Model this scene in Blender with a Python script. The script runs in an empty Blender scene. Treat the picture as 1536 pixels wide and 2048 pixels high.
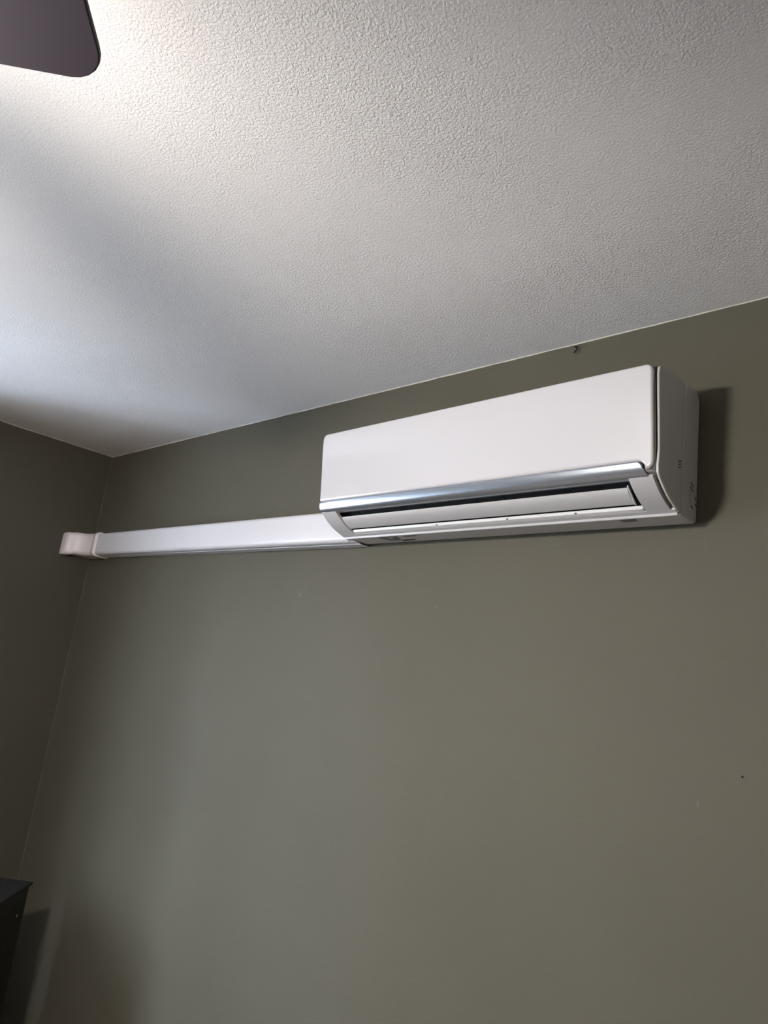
import bpy, bmesh, math, random
from mathutils import Vector, Matrix
random.seed(4)
C = bpy.context.scene.collection
S = bpy.context.scene

# ------------------------------------------------------------------ camera
CAM = (2.793, -1.2225, 1.779)
YAW, PITCH, ROLL, FPX = -.7956, .2245, .1366, 1500.5
fw = Vector((math.sin(YAW)*math.cos(PITCH), math.cos(YAW)*math.cos(PITCH), math.sin(PITCH)))
rt = Vector((math.cos(YAW), -math.sin(YAW), 0))
up = rt.cross(fw)
r2 = rt*math.cos(ROLL) + up*math.sin(ROLL)
u2 = -rt*math.sin(ROLL) + up*math.cos(ROLL)
cam = bpy.data.cameras.new('camera')
co = bpy.data.objects.new('camera', cam)
C.objects.link(co)
cam.sensor_fit = 'VERTICAL'
cam.sensor_height = 36
cam.lens = FPX/2048*36
cam.clip_start = .02
m = Matrix((r2, u2, -fw)).transposed().to_4x4()
m.translation = CAM
co.matrix_world = m
S.camera = co

# ------------------------------------------------------------------ world, light, exposure
W = bpy.data.worlds.new('world')
S.world = W
W.use_nodes = True
bg = W.node_tree.nodes['Background']
SKY_UP, SKY_DOWN = 30, 17       # daylight above / ground below the horizon
nt = W.node_tree
tc = nt.nodes.new('ShaderNodeTexCoord'); sp = nt.nodes.new('ShaderNodeSeparateXYZ'); mr = nt.nodes.new('ShaderNodeMapRange')
nt.links.new(tc.outputs['Generated'], sp.inputs[0]); nt.links.new(sp.outputs['Z'], mr.inputs['Value'])
mr.inputs['From Min'].default_value = -.05; mr.inputs['From Max'].default_value = .05
mr.inputs['To Min'].default_value = SKY_DOWN; mr.inputs['To Max'].default_value = SKY_UP
nt.links.new(mr.outputs['Result'], bg.inputs[1])
bg.inputs[0].default_value = (.74, .85, 1, 1)
LAMP_STRENGTH = 408
# daylight from a narrow bright gap outside the left window
dl = bpy.data.lights.new('daylight', 'AREA')
dl.shape = 'RECTANGLE'; dl.size = .5; dl.size_y = 3
dl.energy = 130; dl.color = (.72, .88, 1)
do = bpy.data.objects.new('daylight', dl); C.objects.link(do)
do.location = (-3.6, -5.25, 3.0)
do.rotation_euler = Vector((.65, .76, -.2)).to_track_quat('-Z', 'Y').to_euler()
LAMP_COLOR = (1, .93, .85, 1)
# sunlight bounced up from a bright patch of ground outside the window
gl = bpy.data.lights.new('ground_bounce', 'AREA')
gl.shape = 'SQUARE'; gl.size = .8; gl.energy = 155; gl.color = (.66, .80, 1)
go = bpy.data.objects.new('ground_bounce', gl); C.objects.link(go)
go.location = (-2.0, -3.6, -1.4)
go.rotation_euler = (Vector((.8, -.5, 2.5))-Vector((-2.0, -3.6, -1.4))).to_track_quat('-Z', 'Y').to_euler()
S.view_settings.view_transform = 'Standard'
S.view_settings.look = 'None'
S.view_settings.exposure = 0
S.view_settings.gamma = 1

# ------------------------------------------------------------------ materials
def newmat(name):
    mt = bpy.data.materials.new(name)
    mt.use_nodes = True
    nt = mt.node_tree
    return mt, nt, nt.nodes['Principled BSDF']

def plastic(name, col, rough=.35, metal=0, coat=0, spec=.5, bump=0, bscale=400, var=0):
    mt, nt, b = newmat(name)
    b.inputs['Base Color'].default_value = (*col, 1)
    b.inputs['Roughness'].default_value = rough
    b.inputs['Metallic'].default_value = metal
    b.inputs['Coat Weight'].default_value = coat
    b.inputs['Coat Roughness'].default_value = .06
    b.inputs['Specular IOR Level'].default_value = spec
    tc = nt.nodes.new('ShaderNodeTexCoord')
    n = nt.nodes.new('ShaderNodeTexNoise')
    n.inputs['Scale'].default_value = bscale
    n.inputs['Detail'].default_value = 3
    nt.links.new(tc.outputs['Object'], n.inputs['Vector'])
    if var:
        r = nt.nodes.new('ShaderNodeValToRGB')
        r.color_ramp.elements[0].color = (*[c*(1-var) for c in col], 1)
        r.color_ramp.elements[1].color = (*[min(1, c*(1+var)) for c in col], 1)
        nt.links.new(n.outputs['Fac'], r.inputs['Fac'])
        nt.links.new(r.outputs['Color'], b.inputs['Base Color'])
    if bump:
        bp = nt.nodes.new('ShaderNodeBump')
        bp.inputs['Strength'].default_value = bump
        bp.inputs['Distance'].default_value = .0006
        nt.links.new(n.outputs['Fac'], bp.inputs['Height'])
        nt.links.new(bp.outputs['Normal'], b.inputs['Normal'])
    return mt

def paint(name, col, rough, peel, dist, scale, mottle=.06, marks=()):
    """Rolled emulsion paint: orange-peel bump in patches, faint mottling, worn marks at given points."""
    mt, nt, b = newmat(name)
    L = nt.links.new
    N = nt.nodes.new
    tc = N('ShaderNodeTexCoord')
    pos = tc.outputs['Object']
    b.inputs['Roughness'].default_value = rough
    b.inputs['Specular IOR Level'].default_value = .25
    big = N('ShaderNodeTexNoise'); big.inputs['Scale'].default_value = 2.2; big.inputs['Detail'].default_value = 4
    L(pos, big.inputs['Vector'])
    ramp = N('ShaderNodeValToRGB')
    ramp.color_ramp.elements[0].position = .3
    ramp.color_ramp.elements[1].position = .7
    ramp.color_ramp.elements[0].color = (*[c*(1-mottle) for c in col], 1)
    ramp.color_ramp.elements[1].color = (*[c*(1+mottle) for c in col], 1)
    L(big.outputs['Fac'], ramp.inputs['Fac'])
    last = ramp.outputs['Color']
    for (p, sx, sz, tilt, c, st) in marks:
        mp = N('ShaderNodeMapping'); mp.vector_type = 'TEXTURE'
        mp.inputs['Location'].default_value = p
        mp.inputs['Rotation'].default_value = (0, tilt, 0)
        mp.inputs['Scale'].default_value = (sx, .2, sz)
        L(pos, mp.inputs['Vector'])
        ln = N('ShaderNodeVectorMath'); ln.operation = 'LENGTH'
        L(mp.outputs['Vector'], ln.inputs[0])
        nz = N('ShaderNodeTexNoise'); nz.inputs['Scale'].default_value = 260; nz.inputs['Detail'].default_value = 4
        L(pos, nz.inputs['Vector'])
        ad = N('ShaderNodeMath'); ad.operation = 'MULTIPLY_ADD'
        ad.inputs[1].default_value = 1.6
        L(nz.outputs['Fac'], ad.inputs[0]); L(ln.outputs['Value'], ad.inputs[2])
        mr = N('ShaderNodeMapRange')
        mr.inputs['From Min'].default_value = 1.15
        mr.inputs['From Max'].default_value = 1.65
        mr.inputs['To Min'].default_value = st
        mr.inputs['To Max'].default_value = 0
        L(ad.outputs['Value'], mr.inputs['Value'])
        mx = N('ShaderNodeMix'); mx.data_type = 'RGBA'
        L(mr.outputs['Result'], mx.inputs['Factor'])
        L(last, mx.inputs[6])
        mx.inputs[7].default_value = (*c, 1)
        last = mx.outputs[2]
    L(last, b.inputs['Base Color'])
    fine = N('ShaderNodeTexNoise'); fine.inputs['Scale'].default_value = scale; fine.inputs['Detail'].default_value = 2
    fine.inputs['Distortion'].default_value = .6
    L(pos, fine.inputs['Vector'])
    patch = N('ShaderNodeTexNoise'); patch.inputs['Scale'].default_value = 3.1; patch.inputs['Detail'].default_value = 3
    L(pos, patch.inputs['Vector'])
    pr = N('ShaderNodeMapRange'); pr.inputs['From Min'].default_value = .35; pr.inputs['From Max'].default_value = .65
    pr.inputs['To Min'].default_value = .35
    L(patch.outputs['Fac'], pr.inputs['Value'])
    mu = N('ShaderNodeMath'); mu.operation = 'MULTIPLY'
    L(fine.outputs['Fac'], mu.inputs[0]); L(pr.outputs['Result'], mu.inputs[1])
    bp = N('ShaderNodeBump'); bp.inputs['Strength'].default_value = peel; bp.inputs['Distance'].default_value = dist
    L(mu.outputs['Value'], bp.inputs['Height'])
    L(bp.outputs['Normal'], b.inputs['Normal'])
    return mt

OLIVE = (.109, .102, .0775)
PALE = (.19, .185, .155)
DIM = (.125, .118, .092)
M_wall = paint('olive_wall_paint', OLIVE, .68, .55, .0012, 260, .05, marks=[
    ((1.281, 0, 1.974), .003, .010, .45, PALE, .8),
    ((1.297, 0, 2.004), .006, .022, .45, DIM, .5),
    ((1.270, 0, 1.940), .006, .025, .35, DIM, .35),
    ((2.310, 0, 1.668), .003, .008, .1, PALE, .35),
    ((1.913, 0, 1.819), .004, .018, .6, DIM, .4),
    ((2.307, 0, 2.070), .003, .030, -.15, DIM, .6),
    ((1.740, 0, 1.954), .004, .004, 0, PALE, .4),
    ((2.011, 0, 2.082), .06, .003, 0, DIM, .4)])
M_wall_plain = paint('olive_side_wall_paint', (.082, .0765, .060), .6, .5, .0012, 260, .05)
M_ceil = paint('white_ceiling_paint', (.80, .785, .785), .85, .85, .0024, 270, .02)
M_wall_pale = paint('pale_grey_wall_paint', (.16, .15, .13), .7, .5, .0012, 260, .04)
M_caulk = plastic('caulk_line', (.62, .60, .54), .6)
M_thin = plastic('corner_paint_line', (.13, .125, .10), .6)
M_floor = plastic('wood_floor', (.20, .13, .08), .4, bscale=6, var=.25)
M_frame = plastic('white_window_frame', (.75, .76, .78), .35)
M_white = plastic('matte_white_plastic', (.60, .59, .60), .38, bump=.15, bscale=900)
M_gloss = plastic('gloss_white_panel', (.62, .615, .645), .20, coat=1)
M_grille = plastic('satin_white_outlet', (.56, .56, .58), .3)
M_silver = plastic('silver_blue_strip', (.40, .44, .50), .26, metal=.75, coat=.6)
M_rim = plastic('bright_lower_rim', (.86, .87, .90), .25, coat=1)
M_black = plastic('dark_cavity', (.006, .006, .008), .7)
M_grey = plastic('grey_recess_plastic', (.22, .21, .20), .5)
M_seam = plastic('dark_seam', (.05, .045, .045), .6)
M_seam2 = plastic('dark_grey_recess', (.12, .115, .11), .5)
M_slot = plastic('black_slot', (.004, .004, .004), .8)
M_label = plastic('grey_print', (.16, .16, .16), .6)
M_duct = plastic('white_duct_plastic', (.70, .69, .73), .32)
M_elbow = plastic('pinkish_white_fitting', (.84, .78, .81), .35)
M_blade = plastic('dark_fan_blade', (.040, .024, .033), .5, bscale=30, var=.15)
M_fanmetal = plastic('dark_fan_metal', (.05, .035, .04), .35, metal=.6)
M_cab = plastic('black_cabinet', (.0035, .0037, .004), .5, bscale=80, var=.2)
M_cabtop = plastic('black_cabinet_top', (.007, .008, .008), .55, bscale=80, var=.2)
M_screw = plastic('steel_screw', (.55, .55, .55), .3, metal=1)
M_rust = plastic('rusty_black_metal', (.01, .008, .005), .6, metal=.3)
M_glass, nt, b = newmat('window_glass')
tr = nt.nodes.new('ShaderNodeBsdfTransparent'); mxs = nt.nodes.new('ShaderNodeMixShader')
b.inputs['Roughness'].default_value = .02
mxs.inputs['Fac'].default_value = .06
nt.links.new(tr.outputs[0], mxs.inputs[1]); nt.links.new(b.outputs[0], mxs.inputs[2])
nt.links.new(mxs.outputs[0], nt.nodes['Material Output'].inputs['Surface'])
M_lamp, nt, b = newmat('lit_frosted_globe')
b.inputs['Base Color'].default_value = (.9, .88, .85, 1)
b.inputs['Emission Color'].default_value = LAMP_COLOR
b.inputs['Emission Strength'].default_value = LAMP_STRENGTH


# ------------------------------------------------------------------ helpers
def obj(name, bm, mat, parent=None, smooth=False, bevel=0, seg=2, angle=.6):
    me = bpy.data.meshes.new(name)
    bmesh.ops.recalc_face_normals(bm, faces=bm.faces)
    bm.to_mesh(me); bm.free()
    me.materials.append(mat)
    o = bpy.data.objects.new(name, me)
    C.objects.link(o)
    if parent: o.parent = parent
    if smooth or bevel:
        for p in me.polygons: p.use_smooth = True
        if not bevel: 
            me.set_sharp_from_angle(angle=angle)
    if bevel:
        md = o.modifiers.new('bevel', 'BEVEL')
        md.width = bevel; md.segments = seg; md.limit_method = 'ANGLE'; md.angle_limit = .5
        md.harden_normals = True
    return o

def empty(name, loc, label, cat, group=None, rot=(0, 0, 0)):
    o = bpy.data.objects.new(name, None); C.objects.link(o)
    o.location = loc; o.rotation_euler = rot
    o['label'] = label; o['category'] = cat
    if group: o['group'] = group
    return o

def structure(o):
    o['kind'] = 'structure'
    return o

def box(bm, a, b):
    x0, y0, z0 = a; x1, y1, z1 = b
    v = [bm.verts.new(p) for p in ((x0, y0, z0), (x1, y0, z0), (x1, y1, z0), (x0, y1, z0), (x0, y0, z1), (x1, y0, z1), (x1, y1, z1), (x0, y1, z1))]
    for f in ((0, 3, 2, 1), (4, 5, 6, 7), (0, 1, 5, 4), (1, 2, 6, 5), (2, 3, 7, 6), (3, 0, 4, 7)):
        bm.faces.new([v[i] for i in f])

def boxbm(a, b):
    bm = bmesh.new(); box(bm, a, b); return bm

def prof(bm, pts, x0, x1):
    """Extrude a closed (depth, z) outline along x. depth d sits at y = -d."""
    A = [bm.verts.new((x0, -d, z)) for d, z in pts]
    B = [bm.verts.new((x1, -d, z)) for d, z in pts]
    n = len(pts)
    bm.faces.new(A); bm.faces.new(B[::-1])
    for i in range(n):
        bm.faces.new((A[i], B[i], B[(i+1) % n], A[(i+1) % n]))

def profbm(pts, x0, x1):
    bm = bmesh.new(); prof(bm, pts, x0, x1); return bm

def lathe(pts, n=48, M=None):
    bm = bmesh.new(); rings = []
    for r, z in pts:
        rings.append([bm.verts.new((r*math.cos(2*math.pi*i/n), r*math.sin(2*math.pi*i/n), z)) for i in range(n)] if r > 1e-6 else [bm.verts.new((0, 0, z))])
    for a, b_ in zip(rings, rings[1:]):
        for i in range(n):
            j = (i+1) % n
            if len(a) == 1: bm.faces.new((a[0], b_[i], b_[j]))
            elif len(b_) == 1: bm.faces.new((a[i], b_[0], a[j]))
            else: bm.faces.new((a[i], b_[i], b_[j], a[j]))
    if M: bmesh.ops.transform(bm, matrix=M, verts=bm.verts)
    return bm

# ------------------------------------------------------------------ room
RX, RY, H, T = 3.7, -3.8, 2.5, .2
WY0, WY1, WZ0, WZ1 = -1.87, -1.0, .95, 2.2      # window opening in the left wall
structure(obj('floor', boxbm((-T, RY-T, -.1), (RX+T, T, 0)), M_floor))
structure(obj('ceiling', boxbm((-T, RY-T, H), (RX+T, T, H+.12)), M_ceil))
structure(obj('wall_back', boxbm((-T, 0, 0), (RX+T, T, H)), M_wall))
structure(obj('wall_right', boxbm((RX, RY, 0), (RX+T, 0, H)), M_wall_pale))
structure(obj('wall_front', boxbm((-T, RY-T, 0), (RX+T, RY, H)), M_wall_pale))
bm = bmesh.new()
box(bm, (-T, RY, 0), (0, WY0, H)); box(bm, (-T, WY1, 0), (0, 0, H))
box(bm, (-T, WY0, 0), (0, WY1, WZ0)); box(bm, (-T, WY0, WZ1), (0, WY1, H))
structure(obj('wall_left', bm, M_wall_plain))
# window in the left wall, beyond the edge of the photograph
bm = bmesh.new()
f = .045
xw0, xw1 = -.17, -.12
box(bm, (xw0, WY0, WZ0), (xw1, WY0+f, WZ1)); box(bm, (xw0, WY1-f, WZ0), (xw1, WY1, WZ1))
box(bm, (xw0, WY0+f, WZ0), (xw1, WY1-f, WZ0+f)); box(bm, (xw0, WY0+f, WZ1-f), (xw1, WY1-f, WZ1))
ym = (WY0+WY1)/2
box(bm, (xw0, ym-.02, WZ0+f), (xw1, ym+.02, WZ1-f))
win = structure(obj('window_1', bm, M_frame))
obj('pane', boxbm((-.147, WY0+f, WZ0+f), (-.143, WY1-f, WZ1-f)), M_glass, win)
# uneven thin caulk beads
def bead(name, P0, P1, mat, r=.0016, n=160, jit=.0007):
    bm = bmesh.new(); P0 = Vector(P0); P1 = Vector(P1); d = (P1-P0).normalized()
    a = d.orthogonal().normalized(); b_ = d.cross(a)
    rings = []
    rr = random.Random(7)
    for i in range(n+1):
        p = P0.lerp(P1, i/n); q = r*(.65+.7*rr.random()); off = (a*(rr.random()-.5)+b_*(rr.random()-.5))*jit
        rings.append([bm.verts.new(p+off+(a*math.cos(k*math.pi/3)+b_*math.sin(k*math.pi/3))*q) for k in range(6)])
    for A, B in zip(rings, rings[1:]):
        for k in range(6): bm.faces.new((A[k], B[k], B[(k+1) % 6], A[(k+1) % 6]))
    return structure(obj(name, bm, mat, smooth=True, angle=3))
bead('trim_1', (0, -.0004, H-.0006), (RX, -.0004, H-.0006), M_caulk)
bead('trim_2', (.0004, 0, H-.0006), (.0004, RY, H-.0006), M_caulk, r=.0012)
bead('trim_3', (.0004, -.0004, 0), (.0004, -.0004, H), M_thin, r=.0011)

# ------------------------------------------------------------------ air conditioner
AX, AZ, TILT = 1.491, 2.098, .0126
ac = empty('air_conditioner', (AX, 0, AZ), 'white wall-mounted split air conditioner with glossy front and silver strip, high on the olive wall', 'air conditioner', rot=(0, -TILT, 0))
L_ = .80
ARC = [(.150, .048), (.143, .041), (.134, .034), (.124, .027), (.112, .020), (.100, .0145), (.088, .010), (.078, .0065), (.066, .003)]
TOPB = .238
SEAM = .0635
# back plate against the wall
bp_ = [(.0, .004), (.004, 0), (SEAM, 0), (SEAM, .2325), (.022, .2385), (.010, .237), (.002, .228)]
bm = profbm([(.001, .006), (.006, .0), (SEAM, .0), (SEAM, .2325), (.024, .2375), (.012, .235), (.004, .229), (.001, .218)], 0, L_)
back = obj('back_plate', bm, M_white, ac, bevel=.003, seg=3)
obj('seam_gasket', profbm([(SEAM-.002, .0025), (SEAM+.004, .0035), (SEAM+.004, .229), (SEAM-.002, .230)], .0012, L_-.0012), M_grey, ac)
# front housing: right and left cheeks, top, lower beam
cheek = [(SEAM+.0014, .003), (.078, .0065), (.088, .010), (.100, .0145), (.112, .020), (.124, .027), (.134, .034), (.143, .041),
         (.150, .048), (.1535, .060), (.156, .085), (.161, .13), (.166, .175), (.169, .21), (.168, .221), (.163, .2245), (.120, .2285), (SEAM+.0014, .2325)]
bm = bmesh.new()
prof(bm, [(d-.0075*max(0, min(1, (z-.045)/.045))*(d > .12), z) for d, z in cheek], L_-.0050, L_)
prof(bm, [(d-(.008 if d > .14 else 0), z) for d, z in cheek], .0, .008)
prof(bm, [(SEAM+.0014, .2325), (.120, .2285), (.160, .2245), (.160, .215), (SEAM+.0014, .222)], .008, L_-.0105)
hs = obj('housing', bm, M_white, ac, bevel=.0022, seg=3)
# lower beam of the housing: ridge line, flat band under the bright rim
bm = profbm([(SEAM+.0014, .0), (.0655, -.0008), (.0668, -.0008), (.0676, .0006), (.0684, .0034), (.0765, .0062), (.0765, .013), (SEAM+.0014, .013)], .004, L_-.004)
obj('lower_beam', bm, M_grille, ac, bevel=.0007)
# dark inner cavity behind the panel and the outlet
obj('air_outlet', profbm([(SEAM+.004, .0145), (.082, .0145), (.096, .024), (.112, .040), (.130, .056), (.145, .075), (.155, .13), (.158, .215), (SEAM+.004, .220)], .009, L_-.012), M_black, ac)
# the glossy bright rim along the outlet's lower edge with its little pins
rim = obj('lower_rim', profbm([(.0770, .0064), (.0850, .0092), (.0868, .0150), (.0830, .0156), (.0770, .0156)], .0505, .7455), M_rim, ac, bevel=.0012, seg=3)
for x in (.30, .475, .62):
    obj('pin', boxbm((x, -.0885, .0092), (x+.003, -.0855, .0112)), M_grey, rim)
# end covers of the outlet
def strip_along(pts, x0, x1, thick=.006, off=.0):
    """Curved sheet following (d, z) points, thickness inwards."""
    outer = []; inner = []
    for i, (d, z) in enumerate(pts):
        a = pts[max(0, i-1)]; b_ = pts[min(len(pts)-1, i+1)]
        tx, tz = b_[0]-a[0], b_[1]-a[1]; l = math.hypot(tx, tz); nx, nz = -tz/l, tx/l
        if nx*1 + nz*-1 < 0: nx, nz = -nx, -nz     # outward: away from the wall, down
        outer.append((d+nx*off, z+nz*off)); inner.append((d-nx*(thick-off), z-nz*(thick-off)))
    return profbm(outer+inner[::-1], x0, x1)
covarc = [(.1465, .0445), (.143, .041), (.134, .034), (.124, .027), (.112, .020), (.100, .0145), (.088, .010), (.0765, .006)]
obj('outlet_end_cover', strip_along(covarc, .002, .0475, .008, -.0002), M_grille, ac, bevel=.0007)
obj('outlet_end_cover', strip_along(covarc, .7475, .7885, .008, -.0002), M_grille, ac, bevel=.0007)
# outlet cheek seen through the slot (light grey)
obj('cover_edge', strip_along(covarc, .7888, .7902, .008, -.0022), M_grey, ac)
# louver flap, tilted a little open
flap = [(.1250, .0350), (.1225, .0305), (.117, .0260), (.109, .0210), (.101, .0170), (.0950, .0145)]
obj('louver_flap', strip_along(flap, .049, .7365, .0035), M_grille, ac, bevel=.0009)
bm = bmesh.new()
prof(bm, [(.127, .0385), (.129, .0362), (.1015, .0148), (.095, .0130), (.095, .016)], .7372, .7392)
obj('flap_end_plate', bm, M_rim, ac, bevel=.0005)
# vertical guide vanes deep in the slot
for i in range(10):
    x = .095 + i*.065
    vane = obj('guide_vane', profbm([(.100, .030), (.118, .044), (.124, .050), (.112, .052), (.098, .040)], x, x+.0015), M_slot, ac)
# silver strip below the front panel
def column_sheet(name, cols, zbot, ztop, depth, outline_r, thick, mat, parent, rows=26, rnd=.004):
    """Sheet over columns x with bottom/top curves; edges rolled back by radius rnd."""
    bnd = []
    for x in cols: bnd.append((x, zbot(x)))
    for x in reversed(cols): bnd.append((x, ztop(x)))
    segs = list(zip(bnd, bnd[1:]+bnd[:1]))
    def dist(px, pz):
        best = 9
        for (ax, az), (bx, bz) in segs:
            dx, dz = bx-ax, bz-az; l2 = dx*dx+dz*dz
            t = 0 if l2 < 1e-14 else max(0, min(1, ((px-ax)*dx+(pz-az)*dz)/l2))
            best = min(best, math.hypot(px-ax-t*dx, pz-az-t*dz))
            if best < 1e-9: return 0
        return best
    bm = bmesh.new(); g = []
    for x in cols:
        zb, zt = zbot(x), ztop(x); col = []
        for k in range(rows+1):
            s = .5-.5*math.cos(math.pi*k/rows)
            z = zb+(zt-zb)*s
            dd = min(dist(x, z), rnd); drop = rnd-math.sqrt(max(0, rnd*rnd-(rnd-dd)**2))
            col.append(bm.verts.new((x, -(depth(z)-drop), z)))
        g.append(col)
    for A, B in zip(g, g[1:]):
        for k in range(rows): bm.faces.new((A[k], B[k], B[k+1], A[k+1]))
    e = [x for x in bm.edges if x.is_boundary]
    r = bmesh.ops.extrude_edge_only(bm, edges=e)
    for v in r['geom']:
        if isinstance(v, bmesh.types.BMVert): v.co.y += thick
    return obj(name, bm, mat, parent, smooth=True, angle=.9)

def lerp_tab(tab):
    def fn(z):
        if z <= tab[0][0]: return tab[0][1]
        for (a, fa), (b_, fb) in zip(tab, tab[1:]):
            if z <= b_: 
                t = (z-a)/(b_-a); return fa+(fb-fa)*t
        return tab[-1][1]
    return fn
def smooth_tab(tab):
    f0 = lerp_tab(tab)
    def fn(z): return sum(f0(z+k*.004) for k in range(-3, 4))/7
    return fn
pdep = smooth_tab([(.05, .1560), (.066, .1568), (.09, .1590), (.13, .1635), (.17, .1690), (.20, .1722), (.226, .1735)])
PX0, PX1, PZ1, PR = .0, .7935, .2245, .013
def ptop(x):
    if x < PX0+PR: return PZ1-PR+math.sqrt(max(0, PR*PR-(PX0+PR-x)**2))
    if x > PX1-PR: return PZ1-PR+math.sqrt(max(0, PR*PR-(x-PX1+PR)**2))
    return PZ1
def pbot(x):
    zb = .0672
    if x < .003: return zb+.001
    if x > .766:                        # panel wraps down around the end of the strip
        t = min(1, (x-.766)/.0135)
        zlow = zb-.0135*(1-math.sqrt(max(0, 1-t*t)))
        if x > .7835:
            q = (x-.7835)/.010
            return (zb-.0135)+.012*(1-math.sqrt(max(0, 1-min(1, q)**2)))
        return zlow
    return zb
cols = [PX0+PR*(1-math.cos(math.pi/2*i/8)) for i in range(9)] + [PR+(.76-PR)*i/40 for i in range(1, 41)] + \
       [.76+.0235*i/26 for i in range(1, 27)] + [.7835+.010*math.sin(math.pi/2*i/12) for i in range(1, 13)]
fp = column_sheet('front_panel', cols, pbot, ptop, pdep, 0, .010, M_gloss, ac, rows=40, rnd=.0045)
# dark gap behind the right edge of the panel
obj('panel_gap', profbm([(.135, .050), (.150, .052), (.152, .066), (.158, .13), (.164, .2), (.163, .2215), (.12, .2235)], L_-.0120, L_-.0049), M_seam, ac)
sdep = lerp_tab([(.0425, .1440), (.0455, .1490), (.050, .1530), (.056, .1555), (.0665, .1572)])
def stop(x):
    if x < .002: return .0655
    if x > .764:
        t = min(1, (x-.764)/.0105)
        if x <= .7745: return .0665-.010*(1-math.sqrt(max(0, 1-t*t)))
        return .0565-.013*min(1, (x-.7745)/.0085)
    return .0665
def sbot(x):
    return .0428
cols = [.0002+.75*i/30 for i in range(31)] + [.7502+.0138*i/5 for i in range(1, 6)] + [.764+.0105*math.sin(math.pi/2*i/10) for i in range(1, 11)] + [.7745+.0082*i/5 for i in range(1, 6)]
column_sheet('silver_strip', cols, sbot, stop, sdep, 0, .012, M_silver, ac, rows=14, rnd=.0018)
# grey recess block at the right end below the panel
obj('corner_recess', profbm([(.120, .036), (.142, .044), (.1475, .050), (.1495, .060), (.149, .066), (.12, .066)], .776, L_-.0055), M_seam2, ac, bevel=.001)
# side slots and marks on the right cheek / back plate
def slot(name, d0, z0, d1, z1, w, parent):
    bm = bmesh.new(); a = Vector((0, -d0, z0)); b_ = Vector((0, -d1, z1)); t = (b_-a).normalized(); n = Vector((0, -t.z, t.y))*w/2
    q = [a-n, b_-n, b_+n, a+n]
    lo = [bm.verts.new(p+Vector((L_-.0005, 0, 0))) for p in q]; hi = [bm.verts.new(p+Vector((L_+.0002, 0, 0))) for p in q]
    bm.faces.new(lo); bm.faces.new(hi[::-1])
    for i in range(4): bm.faces.new((lo[i], lo[(i+1) % 4], hi[(i+1) % 4], hi[i]))
    return obj(name, bm, M_slot, parent)
for k in range(3):
    z = .0895-.0052*k
    slot('vent_slot', .0795, z-.0032, .0700, z+.001, .0017, hs)
slot('clip_slot', .0290, .0665, .0165, .0600, .0020, back)
slot('clip_slot', .0305, .0585, .0175, .0510, .0020, back)
slot('clip_slot', .0270, .0260, .0175, .0225, .0020, back)
slot('clip_slot', .0120, .0440, .0050, .0400, .0024, back)
slot('clip_slot', .0100, .0330, .0040, .0300, .0024, back)
# knockout outline on the back plate side
bm = bmesh.new()
box(bm, (L_-.0003, -.0300, .028), (L_+.0002, -.0290, .058))
obj('knockout_line', bm, M_grey, back)
# underside: sticker print, small hollow
bm = bmesh.new()
def quad(bm, pts, z0=-.0003, z1=.0002):
    lo = [bm.verts.new((x, -d, z0)) for x, d in pts]; hi = [bm.verts.new((x, -d, z1)) for x, d in pts]
    bm.faces.new(lo); bm.faces.new(hi[::-1])
    for i in range(len(pts)): bm.faces.new((lo[i], lo[(i+1) % len(pts)], hi[(i+1) % len(pts)], hi[i]))
quad(bm, [(.100, .058), (.165, .058), (.150, .026), (.118, .026)])
obj('underside_sticker', bm, M_label, back)
bm = bmesh.new(); quad(bm, [(.128, .054), (.143, .054), (.136, .036)], -.0005, 0)
obj('sticker_symbol', bm, M_grille, back)
bm = bmesh.new(); quad(bm, [(.148, .026), (.190, .026), (.186, .019), (.150, .019)], -.0005, .0003)
obj('underside_slot', bm, M_slot, back)
bm = bmesh.new(); quad(bm, [(.178, .0595), (.222, .0595), (.216, .050), (.184, .050)], -.0005, .0003)
obj('underside_slot', bm, M_label, back)
bm = bmesh.new(); quad(bm, [(.690, .0600), (.722, .0600), (.718, .046), (.694, .046)], -.0005, .0003)
obj('underside_slot', bm, M_label, back)

# ------------------------------------------------------------------ pipe duct and elbow
DZ0, DZ1, DD = 2.0945, 2.1745, .055
def duct_profile(g=0, r=.012):
    z0, z1, d = DZ0-g, DZ1+g, DD+g
    pts = [(0, z0), (d-r-.010, z0)]
    for i in range(7):
        a = math.pi/2*i/6; pts.append((d-r+r*math.sin(a), z0+r-r*math.cos(a)))
    for i in range(7):
        a = math.pi/2*i/6; pts.append((d-r+r*math.cos(a), z1-r+r*math.sin(a)))
    pts.append((0, z1))
    return pts
du = empty('pipe_duct', (.15, 0, DZ0), 'long white plastic pipe duct running along the olive wall to the air conditioner', 'pipe duct')
bm = profbm([(d, z-DZ0) for d, z in duct_profile()], 0, AX+.02-.15)
cover = obj('duct_cover', bm, M_duct, du, smooth=True, angle=.5)
# base channel with a lip showing as a line along the lower edge
bm = profbm([(0.0, -.0015), (.030, -.0015), (.030, .0035), (0, .0035)], 0, AX+.02-.15)
obj('base_channel', bm, M_duct, du, bevel=.0005)
el = empty('duct_elbow', (0, 0, DZ0), 'pale pinkish-white inside-corner fitting joining the pipe duct to the left wall', 'duct fitting')
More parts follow.
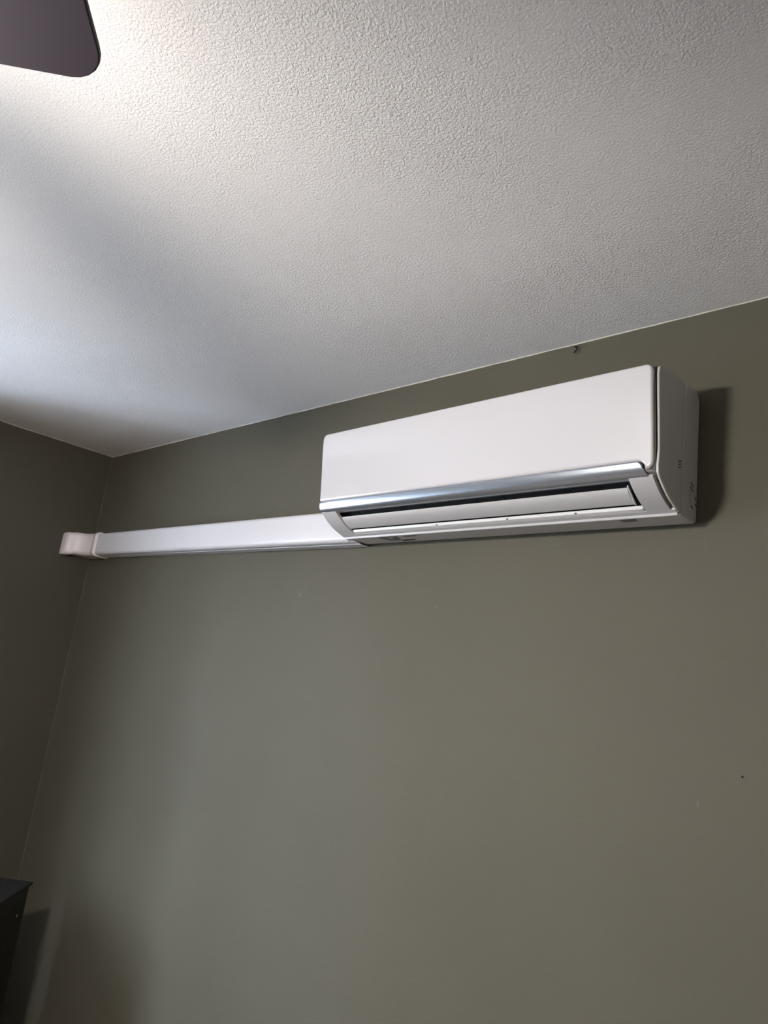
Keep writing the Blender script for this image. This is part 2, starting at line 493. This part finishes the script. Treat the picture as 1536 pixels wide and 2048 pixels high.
# the elbow: profile swept round the inside corner
def sweep(name, rings, mat, parent):
    """rings: (arm, position, depth, inset): L = on the left wall at y = position, B = on the back wall at x = position, M = the mitre."""
    bm = bmesh.new(); rr = []
    for kind, v, dep, ins in rings:
        z0, z1 = -max(ins, .002)-(.006 if v < -.09 and kind == 'L' else 0), DZ1-DZ0+ins; r = min(.016, dep*.45)
        pts = [(0, z0), (dep-r, z0)]
        pts += [(dep-r+r*math.sin(math.pi/2*i/6), z0+r-r*math.cos(math.pi/2*i/6)) for i in range(1, 7)]
        pts += [(dep-r+r*math.cos(math.pi/2*i/6), z1-r+r*math.sin(math.pi/2*i/6)) for i in range(7)]
        pts += [(0, z1)]
        rr.append([bm.verts.new((dd, v, z) if kind == 'L' else (v, -dd, z) if kind == 'B' else (dd, -dd, z)) for dd, z in pts])
    n = len(rr[0])
    for A, B in zip(rr, rr[1:]):
        for k in range(n-1): bm.faces.new((A[k], B[k], B[k+1], A[k+1]))
    bm.faces.new(rr[0]); bm.faces.new(rr[-1][::-1])
    return obj(name, bm, mat, parent, smooth=True, angle=1.1)
eb = sweep('elbow_body', [('L', -.1190, .024, -.015), ('L', -.1175, .037, -.009), ('L', -.1120, .044, -.005), ('L', -.098, .047, -.003),
                          ('L', -.084, .052, .0005), ('M', 0, .0665, .002), ('B', .104, .0590, .002), ('B', .124, .0580, .002)], M_elbow, el)
sweep('end_rim', [('B', .122, .0575, .002), ('B', .124, .0605, .0045), ('B', .147, .0605, .0045), ('B', .149, .0585, .003)], M_elbow, el)

# ------------------------------------------------------------------ ceiling fan with a lit globe
FX, FY = 1.862, -1.462
fan = empty('ceiling_fan', (FX, FY, H), 'dark ceiling fan hanging in the upper left corner with one blade tip showing', 'ceiling fan')
obj('canopy', lathe([(0, 0), (.065, 0), (.062, -.02), (.03, -.045), (0, -.045)]), M_fanmetal, fan, smooth=True)
obj('motor_housing', lathe([(0, -.04), (.03, -.042), (.075, -.075), (.085, -.10), (.085, -.19), (.07, -.225), (0, -.228)]), M_fanmetal, fan, smooth=True)
BZ = -.232
def blade_bm(a):
    bm = bmesh.new()
    # outline: (along, across) with rounded tip corners
    pts = [(.14, -.040), (.20, -.050), (.46, -.060)]
    TIP, r = .537, .034
    for i in range(7):
        t = math.pi/2*i/6; pts.append((TIP-r+r*math.sin(t), -.060+r-r*math.cos(t)))
    r = .034
    for i in range(7):
        t = math.pi/2*i/6; pts.append((TIP-.004-r+r*math.cos(t), .067-r+r*math.sin(t)))
    pts += [(.44, .064), (.20, .052), (.14, .040)]
    lo = [bm.verts.new((x, y, -.003)) for x, y in pts]; hi = [bm.verts.new((x, y, .003)) for x, y in pts]
    bm.faces.new(lo[::-1]); bm.faces.new(hi)
    for i in range(len(pts)): bm.faces.new((lo[i], lo[(i+1) % len(pts)], hi[(i+1) % len(pts)], hi[i]))
    bmesh.ops.transform(bm, matrix=Matrix.Translation((0, 0, BZ)) @ Matrix.Rotation(a, 4, 'Z') @ Matrix.Rotation(math.radians(-6), 4, 'X'), verts=bm.verts)
    return bm
for k in range(5):
    a = math.radians(46+72*k)
    bl = obj('blade', blade_bm(a), M_blade, fan, bevel=.0015)
    bm = bmesh.new(); box(bm, (.06, -.014, BZ+.004), (.20, .014, BZ+.010))
    bmesh.ops.transform(bm, matrix=Matrix.Rotation(a, 4, 'Z'), verts=bm.verts)
    obj('blade_bracket', bm, M_fanmetal, bl)
gz, A0, C0 = -.287, .085, .062
th = [math.radians(-90+i*106/28) for i in range(29)]           # frosted glass up to the added metal cap
gl = [(A0*math.cos(t), gz+C0*math.sin(t)) for t in th]
gl[0] = (0, gl[0][1])
obj('lamp_globe', lathe(gl, 48), M_lamp, fan, smooth=True, angle=3)
ft = [(A0*math.cos(t)+.0012, gz+C0*math.sin(t)) for t in [math.radians(15+i*6) for i in range(10)]]  # unseen metal cap, added over the globe to hold back its upward light
obj('globe_shade_cap', lathe(ft+[(.03, gz+C0+.001), (.03, -.220), (0, -.220)], 48), M_fanmetal, fan, smooth=True)

# ------------------------------------------------------------------ black cabinet in the corner, bottom left
CX, CY, CZ = .448, -.150, 1.082
ang = YAW - .02
cab = empty('cabinet', (CX, CY, 0), 'black cabinet with thin overhanging top and one steel screw, bottom left corner', 'cabinet', rot=(0, 0, -ang))
# local axes: -y towards the camera, -x to the left; origin at the back right corner
Wd, Dp = .30, .30
obj('body', boxbm((-Wd+.006, -Dp+.006, .02), (-.006, -.006, CZ-.008)), M_cab, cab, bevel=.002)
obj('top_panel', boxbm((-Wd, -Dp, CZ-.008), (0, 0, CZ)), M_cabtop, cab, bevel=.0015)
for sx in (-Wd+.03, -.05):
    for sy in (-Dp+.03, -.05):
        obj('foot', boxbm((sx, sy, 0), (sx+.02, sy+.02, .0205)), M_cab, cab)
Ms = Matrix.Translation((-.0062, -.058, CZ-.077)) @ Matrix.Rotation(math.pi/2, 4, 'Y')
obj('screw', lathe([(0, 0), (.0045, 0), (.0045, .0012), (.003, .0028), (0, .0033)], 20, Ms), M_screw, cab, smooth=True)

# ------------------------------------------------------------------ little hook and nail hole on the wall
hk = bmesh.new()
def tube(bm, pts, r, n=8):
    rings = []
    for i, p in enumerate(pts):
        a = Vector(pts[max(0, i-1)]); b_ = Vector(pts[min(len(pts)-1, i+1)]); d = (b_-a).normalized()
        u = d.cross(Vector((0, 1, .13))).normalized(); w = d.cross(u)
        rings.append([bm.verts.new(Vector(p)+(u*math.cos(k*2*math.pi/n)+w*math.sin(k*2*math.pi/n))*r) for k in range(n)])
    for A, B in zip(rings, rings[1:]):
        for k in range(n): bm.faces.new((A[k], B[k], B[(k+1) % n], A[(k+1) % n]))
    bm.faces.new(rings[0]); bm.faces.new(rings[-1][::-1])
tube(hk, [(-.004, .0006, .004), (-.002, -.003, .0025), (.001, -.005, .0015), (.003, -.006, -.001), (.003, -.006, -.004), (.001, -.006, -.0065), (-.0018, -.005, -.0068)], .0012)
o = obj('wall_hook', hk, M_rust, smooth=True, angle=3)
o.location = (2.0354, 0, 2.4880)
o.scale = (1.5, 1.5, 1.5)
o['label'] = 'tiny dark bent hook in the olive wall just under the ceiling line'
o['category'] = 'hook'
bm = lathe([(0, 0), (.0016, 0), (.0018, .0008), (.0009, .0014), (0, .0014)], 16, Matrix.Rotation(math.pi/2, 4, 'X'))
o = obj('nail_head', bm, M_slot, smooth=True)
o['label'] = 'tiny black nail head on the olive wall, lower right of the air conditioner'
o['category'] = 'nail'
o.location = (2.374, 0.0001, 1.718)
